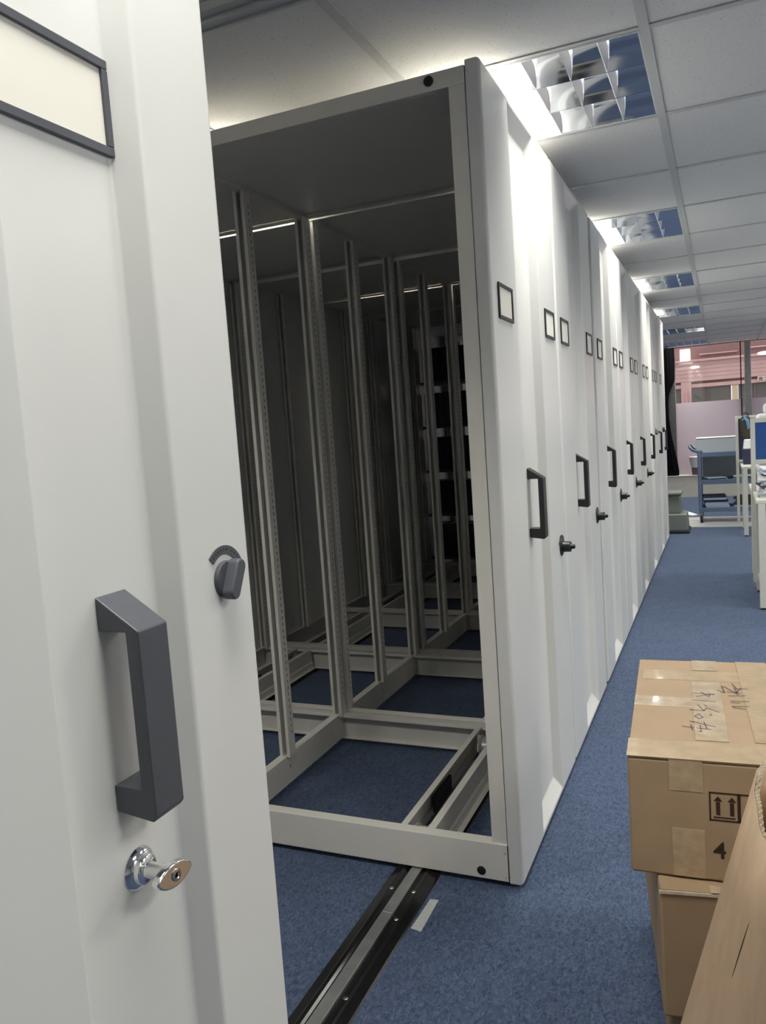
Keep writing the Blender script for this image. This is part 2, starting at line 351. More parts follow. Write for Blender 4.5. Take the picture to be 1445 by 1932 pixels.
# ================================================================== LIGHT FIXTURES
def make_fixture():
    t = bpy.data.objects.new('louvre_light', None); COL.objects.link(t); t.empty_display_size = 0.1
    h = 0.330
    # housing (open box) and rim
    mb = MB(); mb.box(-h, h, -h, h, 0.100, 0.104)
    for s in (-1, 1):
        mb.box(s * h - 0.001, s * h + 0.001, -h, h, 0.0, 0.1); mb.box(-h, h, s * h - 0.001, s * h + 0.001, 0.0, 0.1)
    mb.build('housing', MIRROR, t)
    rim = MB()
    for s in (-1, 1):
        rim.box(min(s*h, s*0.344), max(s*h, s*0.344), -0.344, 0.344, -0.001, 0.006); rim.box(-h, h, min(s*h, s*0.344), max(s*h, s*0.344), -0.001, 0.006)
    rim.build('rim', WHITEM, t)
    # three mirror troughs running along x, parabolic in section
    lane = 2 * h / 3
    for k in range(3):
        c = -h + lane * (k + 0.5); pr = []
        for i in range(-8, 9):
            u = i / 8; pr.append((c + u * (lane / 2 - 0.002), 0.086 - 0.084 * abs(u) ** 2.2))
        mb = MB(); mb.sheet(pr, 'x', -h + .002, h - .002, 0.001)
        mb.build('reflector', MIRROR, t, smooth=True)
        MB().cyl((-h + 0.012, c, 0.058), (h - 0.012, c, 0.058), 0.008, n=14).build('tube', TUBE, t, smooth=True)
    # cross blades: V shaped, knife edge down
    blade_me = None
    for k in range(3):
        c = -h + lane * (k + 0.5)
        for i in range(1, 6):
            x = -h + i * 2 * h / 6
            if blade_me is None:
                mb = MB(); a = lane / 2 - 0.004
                # top follows the trough, so the blade tapers towards its ends
                N = 8
                for j in range(N):
                    u0 = -1 + 2 * j / N; u1 = -1 + 2 * (j + 1) / N
                    z0 = 0.003 + 0.040 * (1 - abs(u0) ** 2.2); z1 = 0.003 + 0.040 * (1 - abs(u1) ** 2.2)
                    w0 = 0.001 + 0.013 * (z0 / 0.043); w1 = 0.001 + 0.013 * (z1 / 0.043)
                    vs = [(0, u0*a, 0.001), (0, u1*a, 0.001), (w1, u1*a, z1), (w0, u0*a, z0), (-w1, u1*a, z1), (-w0, u0*a, z0)]
                    mb.add(vs, [(0, 1, 2, 3), (1, 0, 5, 4), (3, 2, 4, 5)])
                blade = mb.build('louvre_blade', BLADE, t, loc=(x, c, 0)); blade_me = blade
            else:
                b = blade_me.copy(); COL.objects.link(b); b.location = (x, c, 0); b.parent = t
    return t
FIX = make_fixture(); first_fix = True
vis = {0: 'nearest to the camera', 3: 'second along the row', 6: 'third along the row', 9: 'fourth along the row', 12: 'fifth along the row', 15: 'last before the far window'}
for (i, k), q in LIGHTCELLS.items():
    x = GX + (i + 0.5) * M_; y = GY + (k + 0.5) * M_
    if y > YF - 0.2: continue
    if first_fix: t = FIX; first_fix = False
    else: t = copy_tree(FIX)
    t.location = (x, y, ZC + 0.002)
    if i == -1:
        nm = {-6: 'behind the camera, second back', -3: 'over the closed foreground cabinet, behind view'}.get(k, vis.get(k, ''))
        lab = 'square mirrored louvre ceiling light above the cabinets, ' + nm
    else:
        lab = 'square mirrored louvre ceiling light ' + {2: 'added out of view over the desks, ', 5: 'added out of view along the right wall, ', -3: 'above the cabinet backs, '}[i] + {-3: 'rearmost', 0: 'second from rear', 3: 'third from rear', 6: 'fourth from rear', 9: 'fifth from rear', 12: 'sixth from rear', 15: 'by the window'}[k]
    tag(t, lab, 'ceiling light', 'louvre ceiling lights')
    ld = bpy.data.lights.new('louvre_lamp', 'AREA'); ld.shape = 'SQUARE'; ld.size = 0.62; ld.energy = LAMP_W[i] * (1.7 if (i, k) == (-3, -3) else 0.8 if i > 0 and k > 5 else 1.0); ld.color = LAMP_RGB; ld.spread = math.radians(168 if i > 0 else (108 if i == -1 else 132))
    lo = bpy.data.objects.new('louvre_lamp', ld); COL.objects.link(lo); lo.location = (x, y, ZC - 0.003)

# ================================================================== MOBILE SHELVING
DEPTH = 2.02; ZT = 2.303; ZB = 0.131; ZS = 0.02
XM = -1.02; XB = -2.0
def pan(W, a, b):
    """stamped front panel: face at x=0 with one recessed channel between y=a and y=b"""
    z0, z1 = 0.012, 2.316; zc0, zc1 = 0.030, 2.298; d = 0.030; e = 0.017; s = 0.045
    mb = MB()
    q = 0.007
    V = [(0,q,z0+q),(0,W-q,z0+q),(0,W-q,z1-q),(0,q,z1-q), (0,a,zc0),(0,b,zc0),(0,b,zc1),(0,a,zc1),
         (-d,a+e,zc0+s),(-d,b-e,zc0+s),(-d,b-e,zc1-s),(-d,a+e,zc1-s),
         (-.042,0,z0),(-.042,W,z0),(-.042,W,z1),(-.042,0,z1), (-q,0,z0),(-q,W,z0),(-q,W,z1),(-q,0,z1)]
    F = [(0,1,5,4),(1,2,6,5),(2,3,7,6),(3,0,4,7),(4,5,9,8),(5,6,10,9),(6,7,11,10),(7,4,8,11),(8,9,10,11),
         (0,16,17,1),(1,17,18,2),(2,18,19,3),(3,19,16,0),(16,12,13,17),(17,13,14,18),(18,14,15,19),(19,15,12,16),(12,15,14,13)]
    return mb.add(V, F)
def holder(parent, y, x, z=1.695):
    w, h = 0.080, 0.0495; fr = 0.0100
    mb = MB()
    mb.box(0, .005, -w, w, h - fr, h).box(0, .005, -w, w, -h, -h + fr).box(0, .005, -w, -w + fr, -h + fr, h - fr).box(0, .005, w - fr, w, -h + fr, h - fr)
    o = mb.build('label_holder', GREYP if x < -0.01 else BLACKP, parent, bevel=0.0012, loc=(x, y, z))
    MB().box(0.0002, .0018, -w + fr, w - fr, -h + fr, h - fr).build('label_card', CARD, o)
    return o
def handle(parent, y, x, mt):
    pr = [(0, 0.108), (.052, .074), (.052, -.121), (.047, -.127), (0, -.121), (0, -.092), (.035, -.092), (.035, .072), (0, .072)]
    mb = MB().prism(pr, 'y', -.0225, .0225)
    return mb.build('pull_handle', mt, parent, bevel=0.0016, loc=(x, y, 1.096))
def thumb_lock(parent, y, x, z, mt, rot=math.radians(-28)):
    """disc with a thumb bar and an arc shaped indicator above"""
    o = MB().lathe((0, 0, 0), (1, 0, 0), [(.0225, 0), (.0225, .004), (.021, .0055), (.011, .0058)]).build('thumb_lock', mt, parent, smooth=True, loc=(x, y, z))
    n = 14; pr = []
    for i in range(n):
        a = math.pi * i / (n - 1); pr.append((.0095 * math.cos(a), .016 + .0095 * math.sin(a)))
    for i in range(n):
        a = math.pi + math.pi * i / (n - 1); pr.append((.0095 * math.cos(a), -.016 + .0095 * math.sin(a)))
    tb = MB().prism(pr, 'x', .005, .021).build('thumb_turn', mt, o, bevel=0.0025); tb.rotation_euler = (rot, 0, 0)
    pr = []
    for i in range(16):
        a = math.radians(15 + 120 * i / 15); pr.append((.041 * math.cos(a), .041 * math.sin(a)))
    for i in range(15, -1, -1):
        a = math.radians(15 + 120 * i / 15); pr.append((.030 * math.cos(a), .030 * math.sin(a)))
    al = MB().prism(pr, 'x', 0, .0015).build('arc_label', GREYP, o)
    tx = MB()
    for i in range(12):
        a = math.radians(24 + 102 * i / 11 ); r0 = .0345; r1 = .0375
        if i in (5,): continue
        p = [(r0 * math.cos(a - .03), r0 * math.sin(a - .03)), (r1 * math.cos(a - .03), r1 * math.sin(a - .03)), (r1 * math.cos(a + .03), r1 * math.sin(a + .03)), (r0 * math.cos(a + .03), r0 * math.sin(a + .03))]
        tx.prism(p, 'x', .0015, .0018)
    tx.build('arc_lettering', SLOT, al)['kind'] = 'stuff'
    return o
def key_lock(parent, y, z):
    o = MB().lathe((0, 0, 0), (1, 0, 0), [(.034, 0), (.034, .003), (.031, .005), (.02, .008)], 24).build('key_lock', BLACKP, parent, smooth=True, loc=(0, y, z))
    MB().lathe((0, 0, 0), (1, 0, 0), [(.022, .004), (.020, .012), (.0195, .034), (.018, .036)], 24).build('lock_barrel', BLACKP, o, smooth=True)
    MB().lathe((0, 0, 0), (1, 0, 0), [(.009, .034), (.0085, .047), (.006, .051)], 16).build('lock_tip', BLACKP, o, smooth=True)
    ar = []
    for i in range(12):
        a = math.radians(20 + 140 * i / 11); ar.append((.050 * math.cos(a), .044 * math.sin(a)))
    for i in range(11, -1, -1):
        a = math.radians(20 + 140 * i / 11); ar.append((.032 * math.cos(a), .030 * math.sin(a)))
    MB().prism(ar, 'x', 0, .003).build('indicator_arc', BLACKP, o)
    return o
def screw(parent, p, d, mt=ZINC, r=0.0055):
    return MB().lathe(p, d, [(r, 0), (r, .001), (r * .8, .0025), (r * .35, .003)], 14).build('screw', mt, parent, smooth=True)

up_mesh = {}
def upright(parent, x, y, flip=False, key='u'):
    """C section upright, open towards -y (or +y when flipped); x,y is the centre of its footprint"""
    if key not in up_mesh:
        a = 0.0225; d = 0.0225; t = 0.002; l = 0.013
        pr = [(-a + l, -d), (-a, -d), (-a, d), (a, d), (a, -d), (a - l, -d), (a - l, -d + t), (a - t, -d + t), (a - t, d - t), (-a + t, d - t), (-a + t, -d + t), (-a + l, -d + t)]
        o = MB().prism(pr, 'z', ZB, ZT - 0.045).build('upright', FRAME, parent, loc=(x, y, 0))
        sl = MB(); z = 0.22
        while z < 2.2:
            for s in (-1, 1):
                sl.box(s * a - (0.0004 if s > 0 else 0.0003), s * a + (0.0003 if s > 0 else 0.0004), 0.002, 0.0055, z, z + 0.012)
            z += 0.025
        so = sl.build('slot', SLOT, o); so['kind'] = 'stuff'
        up_mesh[key] = o
    else:
        o = up_mesh[key].copy(); COL.objects.link(o); o.location = (x, y, 0); o.parent = parent
        for ch in list(up_mesh[key].children):
            c = ch.copy(); COL.objects.link(c); c.parent = o
    if flip: o.rotation_euler = (0, 0, math.pi)
    return o

def make_unit(label, W, chan, group, fg=False, full=True):
    t = thing('mobile_shelving_unit', label, 'shelving unit', (0, 0, 0), 0, group)
    pan(W, *chan).build('front_panel', PAINT, t, bevel=0.004, seg=3)
    xi = -0.043
    # base: front and rear C beams, long side beams
    th = 0.003; fl = 0.032
    for (y, s, nm) in ((0.0, 1, 'base_front_beam'), (W, -1, 'base_rear_beam')):
        path = [(y + s * fl, ZB - 0.012), (y + s * fl, ZB), (y, ZB), (y, ZS), (y + s * fl * 0.6, ZS), ]
        mb = MB().sheet(path if s > 0 else path, 'x', XB, xi, -th if s > 0 else th)
        mb.build(nm, FRAME, t, bevel=0.0015)
    ya, yb = 0.034, W - 0.034
    for x, s in ((XM, -1), (XB + 0.003, 1)):
        path = [(x + s * 0.028, ZB - 0.001), (x, ZB - 0.001), (x, ZS + .002), (x + s * 0.018, ZS + .002)]
        b = MB().sheet(path, 'y', ya - .03, yb + .03, th if s < 0 else -th).build('side_beam', FRAME, t)
        if x == XM:
            for y in (W * 0.19, W * 0.47, W * 0.86):
                screw(t, (x + .001, y, 0.085), (1, 0, 0), ZINC, .006)
    # wheel carriers with wheels
    for xc in (-0.335, -1.715):
        for s in (-1, 1):
            x = xc + s * 0.034
            path = [(x + s * 0.0, ZB - 0.001), (x + s * 0.020, ZB - 0.001), (x + s * .020, ZS + 0.045), (x + s * .024, ZS + 0.035), (x + s * .024, ZS + 0.004), (x + s * .045, ZS + 0.004)]
            MB().sheet(path, 'y', ya, yb, th if s > 0 else -th).build('wheel_carrier', FRAME, t)
        for y in (0.075, W - 0.075):
            mb = MB().lathe((xc - .026, y, 0.066), (1, 0, 0), [(.008, -.004), (.048, 0), (.050, .003), (.050, .007), (.042, .010), (.042, .042), (.050, .045), (.050, .049), (.048, .052), (.008, .056)], 32)
            mb.build('wheel', WHEELM, t, smooth=True)
        MB().box(xc - .044, xc - .034, W * .32, W * .52, 0.045, 0.105).build('guide_block', BLACKP, t, bevel=.002)
    # corner gusset
    for y0_, s in ((0.034, 1), (W - .034, -1)):
        MB().prism([(xi - .002, y0_), (xi - .045, y0_), (xi - .002, y0_ + s * .04)], 'z', ZB - .006, ZB - .002).build('corner_gusset', FRAME, t)
    # top: beams and sheets
    for (y, s) in ((0.0, 1), (W, -1)):
        path = [(y + s * 0.02, ZT - 0.046), (y, ZT - 0.046), (y, ZT), (y + s * 0.03, ZT)]
        MB().sheet(path, 'x', XB, xi, th if s < 0 else -th).build('top_beam', FRAME, t, bevel=.0012)
    for x0, x1 in ((XM + .014, xi), (XB, XM - .014)):
        MB().box(x0, x1, 0.004, W - 0.004, ZT - 0.030, ZT - 0.028).build('top_sheet', FRAME, t)
    MB().box(XM - .014, XM + .014, 0.004, W - .004, ZT - 0.05, ZT - .02).build('top_rib', FRAME, t)
    # uprights
    ys = [0.0255, W / 2 - 0.03, W - 0.026] if W > 0.6 else [0.0255, W - 0.026]
    for y in ys:
        upright(t, XM - 0.001, y); upright(t, XB + 0.03, y)
    upright(t, xi - 0.0235, ys[0], True); upright(t, xi - 0.0235, ys[-1])
    MB().box(XB - 0.004, XB - 0.001, 0, W, ZS + .01, ZT).build('back_panel', PAINT, t)
    # bumpers and screws on the two open sides
    for (y, s) in ((0.0, -1), (W, 1)):
        for x, z in ((-0.143, 2.283), (-0.125, 0.043)):
            MB().lathe((x, y, z), (0, s, 0), [(.0135, 0), (.0135, .004), (.011, .006), (.005, .0065)], 20).build('rubber_bumper', BLACKP, t, smooth=True)
        if s < 0:
            for x, z, mt in ((-0.05, 0.106, ZINC), (-0.05, 0.031, ZINC), (-0.056, 2.284, FRAME)):
                screw(t, (x, y, z), (0, s, 0), mt, .006)
    return t

WD = 0.895
starts = [0.0, 0.918, 1.885, 2.796, 3.705, 4.615, 5.54]
ord_ = ['first', 'second', 'third', 'fourth', 'fifth', 'sixth', 'seventh']
G = 'double mobile shelving units along the aisle'
first = make_unit('', WD, (0.286, 0.618), G)
for y in (0.14, 0.765): holder(first, y, 0.0)
handle(first, 0.452, -0.03, BLACKP)
labs = ['open empty cream double shelving unit facing the gap, first of the row',
        'cream double shelving unit directly behind the open one, second black handle in the row',
        'cream double shelving unit third in the row, under the second ceiling light',
        'cream double shelving unit fourth in the row from the open one',
        'cream double shelving unit fifth in the row, last with a key lock',
        'cream double shelving unit sixth in the row, filled with dark binders',
        'cream double shelving unit seventh in the row, next to the last narrow unit']
units = [first]
for i in range(1, 7):
    u = copy_tree(first); u.location = (0, starts[i], 0); units.append(u)
for i, u in enumerate(units):
    u['label'] = labs[i]
    if i < 5: key_lock(u, 0.80, 0.885)
    else: thumb_lock(u, WD - 0.05, 0.0, 1.19, BLACKP)
# narrow units: the closed foreground one and the one at the far end
WS = 0.475
fgu = make_unit('large closed cream narrow shelving unit in the left foreground with slate handle and chrome knob', WS, (0.140, 0.335), 'narrow end units')
fgu.location = (0, -1.265 - WS, 0)
holder(fgu, 0.2425, -0.03, 1.7105)
handle(fgu, 0.2515, -0.03, GREYP)
thumb_lock(fgu, WS - 0.061, 0.0, 1.187, GREYP)
kb = MB().lathe((0, 0, 0), (1, 0, 0), [(.0235, 0), (.0235, .0015), (.021, .005), (.0165, .0075), (.0155, .012), (.0115, .0145)], 32).build('chrome_knob', CHROME, fgu, smooth=True, loc=(-0.03, 0.2515, 0.9005))
MB().lathe((0, 0, 0), (1, 0, 0), [(.0105, .010), (.0088, .018), (.0088, .036), (.011, .042)], 24).build('knob_stem', CHROME, kb, smooth=True)
pr = []
for i in range(24):
    a = 2 * math.pi * i / 24; pr.append((.029 * math.cos(a), .0135 * math.sin(a) * (0.55 + 0.45 * abs(math.sin(a)))))
wing = MB().prism(pr, 'x', .040, .050).build('knob_wing', CHROME, kb, bevel=0.003, seg=3); wing.rotation_euler = (math.radians(-6), 0, 0)
kb['label'] = 'chrome keyed wing knob'
MB().lathe((0, 0, 0), (1, 0, 0), [(.0065, .049), (.0065, .0515), (.004, .0518), (.003, .0500)], 20).build('keyhole_ring', ZINC, kb, smooth=True)
endu = make_unit('narrow cream shelving unit closing the far end of the row beside the step stool', WS, (0.140, 0.335), 'narrow end units')
endu.location = (0, 6.452, 0)
holder(endu, 0.2425, -0.03); handle(endu, 0.2515, -0.03, BLACKP)

# shelves and binders inside the sixth unit (facing the gap)
u6 = units[5]; y6 = starts[5]
zsh = [0.16, 0.56, 0.96, 1.36, 1.76]
for x0, x1 in ((XB + .06, XM - .03), (XM + .03, -.1)):
    for z in zsh:
        MB().box(x0, x1, 0.03, 0.44, z, z + 0.02).build('shelf', SHADESH, u6)
bproto = None; nb = 0
for zi, z in enumerate(zsh):
    x = XB + 0.08
    while x < XM - 0.12:
        pale = (zi == 2 and 4 <= nb % 100 and abs(x - (XB + .08 + .075 * 2)) < .03)
        if bproto is None:
            b = thing('ring_binder', '', 'binder', (0, 0, 0), 0, 'black binders inside the sixth unit')
            MB().box(0, 0.068, 0, 0.27, 0, 0.30).build('cover', BINDER, b, bevel=.003)
            MB().box(0.014, 0.054, -0.001, 0.0, 0.11, 0.22).build('spine_label', NAVY, b)
            bproto = b
        else: b = copy_tree(bproto)
        b.location = (x, y6 + 0.05, z + 0.0205); b['label'] = 'black ring binder on the ' + ('lowest', 'second lowest', 'middle', 'second highest', 'topmost')[zi] + ' shelf inside the dark sixth unit'; b['group'] = 'black binders on the ' + ('lowest', 'second lowest', 'middle', 'second highest', 'topmost')[zi] + ' shelf'
        nb += 1; x += 0.075 + random.choice((0, 0, 0.004, 0.02))

# floor rails
def rail(xc, label):
    t = thing('floor_rail', label, 'rail', (xc, 0, 0), 0, 'floor rails under the shelving units')
    y0, y1 = -4.2, 7.1
    pr = [(-.074, 0), (-.070, .004), (-.046, .010), (-.040, .013), (-.030, .013), (-.024, .008), (.024, .008), (.030, .013), (.040, .013), (.046, .010), (.070, .004), (.074, 0)]
    MB().prism(pr, 'y', y0, y1).build('rail_bed', RAILB, t)
    yj = -0.235
    MB().box(-.0165, .0165, y0, yj - .001, .0075, .0155).build('running_bar', BAR, t, bevel=.0015)
    MB().box(-.0165, .0165, yj, y1, .0075, .0155).build('running_bar', BAR, t, bevel=.0015)
    y = -0.66
    for y in (-1.4, -0.82, -0.575, -0.255, -0.12):
        for s in (-1, 1):
            if s < 0 and y not in (-0.12, -.82): continue
            MB().lathe((s * .035, y, .0128), (0, 0, 1), [(.006, 0), (.006, .001), (.0045, .0025), (.0015, .003)], 14).build('rail_screw', ZINC, t, smooth=True)
    return t
rail(-0.333, 'black floor rail with steel running bar crossing the gap in the foreground')
rail(-1.715, 'black floor rail with steel running bar near the back of the units')
tag(MB().add([(-.2525, -.262, .0), (-.221, -.268, .0), (-.222, -.118, .0), (-.247, -.121, .0), (-.2525, -.262, .0012), (-.221, -.268, .0012), (-.222, -.118, .0012), (-.247, -.121, .0012)],
    [(0,3,2,1),(4,5,6,7),(0,1,5,4),(1,2,6,5),(2,3,7,6),(3,0,4,7)]).build('tape_piece', TAPEW), 'short grey cloth tape strip stuck on the carpet beside the black rail', 'tape')

# ================================================================== CARTONS
def carton(label, loc, rz, w, d, h, group='stacked cartons'):
    t = thing('carton', label, 'box', loc, rz, group)
    MB().box(0, w, 0, d, 0, h - 0.004).build('carton_body', BOARD, t, bevel=0.006, seg=3)
    g = 0.0015
    MB().box(0.001, w / 2 - g, -0.001, d + .001, h - .004, h).build('top_flap', BOARD, t, bevel=0.0018)
    MB().box(w / 2 + g, w - 0.001, -0.001, d + .001, h - .004, h).build('top_flap', BOARD, t, bevel=0.0018)
    return t
TH = math.radians(3.2)
c1 = carton('large tan carton on top of the stack with handwriting and taped lid', (0.377, -0.600, 0.462), TH, 0.54, 0.632, 0.238)
h1 = 0.238
def strip(parent, x0, x1, y0, y1, z, mt=PTAPE, name='tape_strip', t_=0.0006): return MB().box(x0, x1, y0, y1, z, z + t_).build(name, mt, parent)
strip(c1, 0.014, 0.265, 0.470, 0.545, h1)
strip(c1, 0.002, 0.128, 0.280, 0.345, h1, PTAPEC)
strip(c1, 0.126, 0.188, 0.095, 0.460, h1 + .0007, PTAPEC)
strip(c1, -0.001, 0.54, -0.002, 0.085, h1, PTAPE)
strip(c1, 0.235, 0.305, 0.10, 0.634, h1 + .0007, PTAPE)
strip(c1, 0.13, 0.19, 0.55, 0.634, h1 + .0007, PTAPEC)
MB().box(0.075, 0.135, -0.0009, 0.0, 0.175, h1).build('tape_strip', PTAPE, c1); MB().box(0.078, 0.136, -0.0009, 0.0, 0.004, 0.10).build('tape_strip', PTAPE, c1)
ST = [[(0.216,0.456),(0.225,0.417)],[(0.225,0.42),(0.247,0.42)],[(0.181,0.403),(0.197,0.388),(0.192,0.437)],[(0.196,0.434),(0.209,0.411),(0.221,0.388)],[(0.202,0.396),(0.231,0.389)],[(0.219,0.427),(0.224,0.378)],[(0.203,0.368),(0.239,0.373)],[(0.233,0.425),(0.221,0.391)],[(0.205,0.335),(0.244,0.334)],[(0.207,0.299),(0.241,0.303)],[(0.207,0.299),(0.214,0.288)],[(0.216,0.291),(0.232,0.284)],[(0.224,0.321),(0.206,0.325)],[(0.128,0.377),(0.173,0.37)],[(0.136,0.354),(0.173,0.374)],[(0.146,0.387),(0.16,0.354)],[(0.165,0.376),(0.162,0.355)],[(0.127,0.329),(0.175,0.323)],[(0.136,0.298),(0.14,0.288)],[(0.149,0.3),(0.154,0.291)],[(0.119,0.266),(0.148,0.261),(0.154,0.281),(0.178,0.257)],[(0.14,0.285),(0.148,0.261)],[(0.159,0.233),(0.162,0.245)],[(0.128,0.227),(0.137,0.241),(0.144,0.221),(0.136,0.211),(0.128,0.227)],[(0.118,0.196),(0.166,0.17)],[(0.102,0.165),(0.125,0.16)],[(0.119,0.176),(0.122,0.146)],[(0.13,0.158),(0.157,0.155)],[(0.137,0.176),(0.138,0.143)],[(0.145,0.195),(0.15,0.156)],[(0.132,0.142),(0.139,0.138)]]
for grp in (ST[:13], ST[13:]):
  hw = MB()
  for s in grp:
    for (p, q) in zip(s[:-1], s[1:]):
        p = Vector(p); q = Vector(q); d = (q - p); L = d.length
        if L < 1e-5: continue
        d /= L; n = Vector((-d.y, d.x)) * 0.0009
        pr = [tuple(p + n - d * .0006), tuple(p - n - d * .0006), tuple(q - n + d * .0006), tuple(q + n + d * .0006)]
        hw.prism(pr, 'z', h1 + .0014, h1 + .0017)
  hw.build('handwriting', INK, c1)
# printed handling marks on the front face (front face at local y=0)
pm = MB(); Y0, Y1 = -0.0006, 0.0001
def pbox(x0, x1, z0, z1): pm.box(x0, x1, Y0, Y1, h1 + z0, h1 + z1)
for fx0, fx1 in ((.145, .1965), (.1965, .250)):
    pbox(fx0, fx0 + .0028, -.1165, -.060); pbox(fx1 - .0028, fx1, -.1165, -.060); pbox(fx0, fx1, -.063, -.060); pbox(fx0, fx1, -.1165, -.1135)
for ax in (.1605, .1845):
    pbox(ax - .0035, ax + .0035, -.1045, -.079)
    pm.prism([(ax - .0075, h1 - .0775), (ax + .0075, h1 - .0775), (ax, h1 - .068)], 'y', Y0, Y1)
pbox(.152, .190, -.1105, -.108)
# wine glass mark in the second box
pm.prism([(.211, h1 - .070), (.235, h1 - .070), (.228, h1 - .088), (.218, h1 - .088)], 'y', Y0, Y1); pbox(.2215, .2245, -.105, -.088); pbox(.213, .233, -.108, -.105)
pm.build('handling_marks', PRINT, c1)
def text(body, parent, size, loc, mt, name):
    cu = bpy.data.curves.new(name, 'FONT'); cu.body = body; cu.size = size; cu.extrude = 0.0003; cu.offset = size * 0.012
    to = bpy.data.objects.new(name, cu); COL.objects.link(to)
    dg = bpy.context.evaluated_depsgraph_get(); me = bpy.data.meshes.new_from_object(to.evaluated_get(dg))
    bpy.data.objects.remove(to); me.materials.append(mt)
    o = bpy.data.objects.new(name, me); COL.objects.link(o); o.parent = parent; o.location = loc; o.rotation_euler = (math.pi / 2, 0, 0)
    return o
text('4', c1, 0.046, (0.150, -0.0004, h1 - 0.190), PRINT, 'printed_number'); text('1', c1, 0.046, (0.179, -0.0004, h1 - 0.190), PRINT, 'printed_number')
c2 = carton('dented tan carton in the middle of the stack, wrapped edge on its left', (0.432, -0.640, 0.198), math.radians(9.0), 0.52, 0.64, 0.262)
MB().box(-0.0015, 0.12, -0.0035, -0.001, 0.2535, 0.2595).build('torn_edge', BOARDE, c2)
strip(c2, 0.09, 0.16, -0.004, 0.02, 0.2622, PTAPEC)
c3 = carton('tan carton at the bottom of the stack, standing on the blue carpet', (0.440, -0.62, 0.0), math.radians(7.0), 0.50, 0.60, 0.197)

# rolled corrugated board leaning in the corner of the view
rb = thing('cardboard_roll', 'rolled corrugated cardboard with torn top rim leaning in front of the cartons', 'cardboard', (0.535, -0.86, 0.0))
AX = Vector((0.262, 0.0, 0.965)).normalized(); EX = Vector((AX.z, 0, -AX.x)); EY = Vector((0, 1, 0)); R0 = 0.150
def rim(phi):  # length along the axis of the torn rim; lower towards the viewer (phi = -90 deg)
    return 0.785 - 0.090 * max(0.0, -math.sin(phi)) ** 0.8 + 0.004 * math.sin(17 * phi)
def shell(r, name, mt, dr=0.0):
    mb = MB(); n = 96; vs = []; fs = []
    for i in range(n + 1):
        phi = math.radians(70) + math.radians(325) * i / n
        rr = r + 0.010 * i / n * 0
        for L in (0.04, 0.25, 0.5, 0.62, rim(phi) - dr):
            vs.append(AX * L + EX * rr * math.cos(phi) + EY * rr * math.sin(phi))
    for i in range(n):
        for k in range(4): fs.append((i*5+k, (i+1)*5+k, (i+1)*5+k+1, i*5+k+1))
    mb.add(vs, fs); o = mb.build(name, mt, rb, smooth=True)
    s = o.modifiers.new('solid', 'SOLIDIFY'); s.thickness = 0.0011; s.offset = 0
    return o
shell(R0, 'outer_liner', BOARD2); shell(R0 - 0.008, 'inner_liner', BOARD2, 0.002)
mb = MB(); n = 130; vs = []; fs = []
for i in range(n * 2 + 1):
    phi = math.radians(70) + math.radians(325) * i / (2 * n); r = R0 - 0.0008 if i % 2 else R0 - 0.0072
    for L in (0.5, rim(phi) + 0.002): vs.append(AX * L + EX * r * math.cos(phi) + EY * r * math.sin(phi))
for i in range(2 * n): fs.append((i*2, i*2+2, i*2+3, i*2+1))
fo = mb.add(vs, fs).build('fluting', BOARDE, rb); s = fo.modifiers.new('solid', 'SOLIDIFY'); s.thickness = 0.0012
ph = math.radians(-142); e1 = EX * math.cos(ph) + EY * math.sin(ph); e2 = -EX * math.sin(ph) + EY * math.cos(ph); mb = MB(); pts = [(0.515, .0002), (0.535, .0006), (0.57, .0009), (0.607, .0003)]
vs = []
for L, hw_ in pts: vs += [AX * L + e1 * (R0 + .0009) + e2 * hw_, AX * L + e1 * (R0 + .0009) - e2 * hw_]
mb.add(vs, [(0, 1, 3, 2), (2, 3, 5, 4), (4, 5, 7, 6)]).build('crease', PRINT, rb)
# an inner turn of the roll with a pale torn rim
mb = MB(); vs = []; fs = []; n = 60
for i in range(n + 1):
    phi = math.radians(120) + math.radians(190) * i / n; r = R0 - 0.034 - 0.004 * math.sin(3 * phi)
    for L in (0.05, 0.4, 0.78 + 0.010 * math.sin(23 * phi) + .03 * math.sin(phi)): vs.append(AX * L + EX * r * math.cos(phi) + EY * r * math.sin(phi))
for i in range(n):
    for k in range(2): fs.append((i*3+k, (i+1)*3+k, (i+1)*3+k+1, i*3+k+1))
io = mb.add(vs, fs).build('inner_turn', BOARDE, rb, smooth=True); s = io.modifiers.new('solid', 'SOLIDIFY'); s.thickness = 0.005

# ================================================================== FAR END OF THE AISLE
# step stool
st = thing('step_stool', 'grey plastic two-step stool at the end of the cabinet row', 'stool', (0.03, 7.22, 0))
def taper(mb, x0, x1, y0, y1, z0, z1, i):
    mb.add([(x0,y0,z0),(x1,y0,z0),(x1,y1,z0),(x0,y1,z0),(x0+i,y0+i,z1),(x1-i,y0+i,z1),(x1-i,y1-i,z1),(x0+i,y1-i,z1)],
           [(0,3,2,1),(4,5,6,7),(0,1,5,4),(1,2,6,5),(2,3,7,6),(3,0,4,7)]); return mb
taper(MB(), -.14, .150, 0, .42, .03, .215, .012).build('lower_step', STOOLM, st, bevel=.012, seg=3)
taper(MB(), -.14, .075, .10, .42, .215, .425, .010).build('upper_step', STOOLM, st, bevel=.01, seg=3)
MB().box(-.15, .088, .085, .43, .425, .455).build('top_tread', STOOLM, st, bevel=.01, seg=3)
MB().box(-.155, .165, -.012, .43, 0, .032).build('base_rim', RUBBER, st, bevel=.01, seg=3)
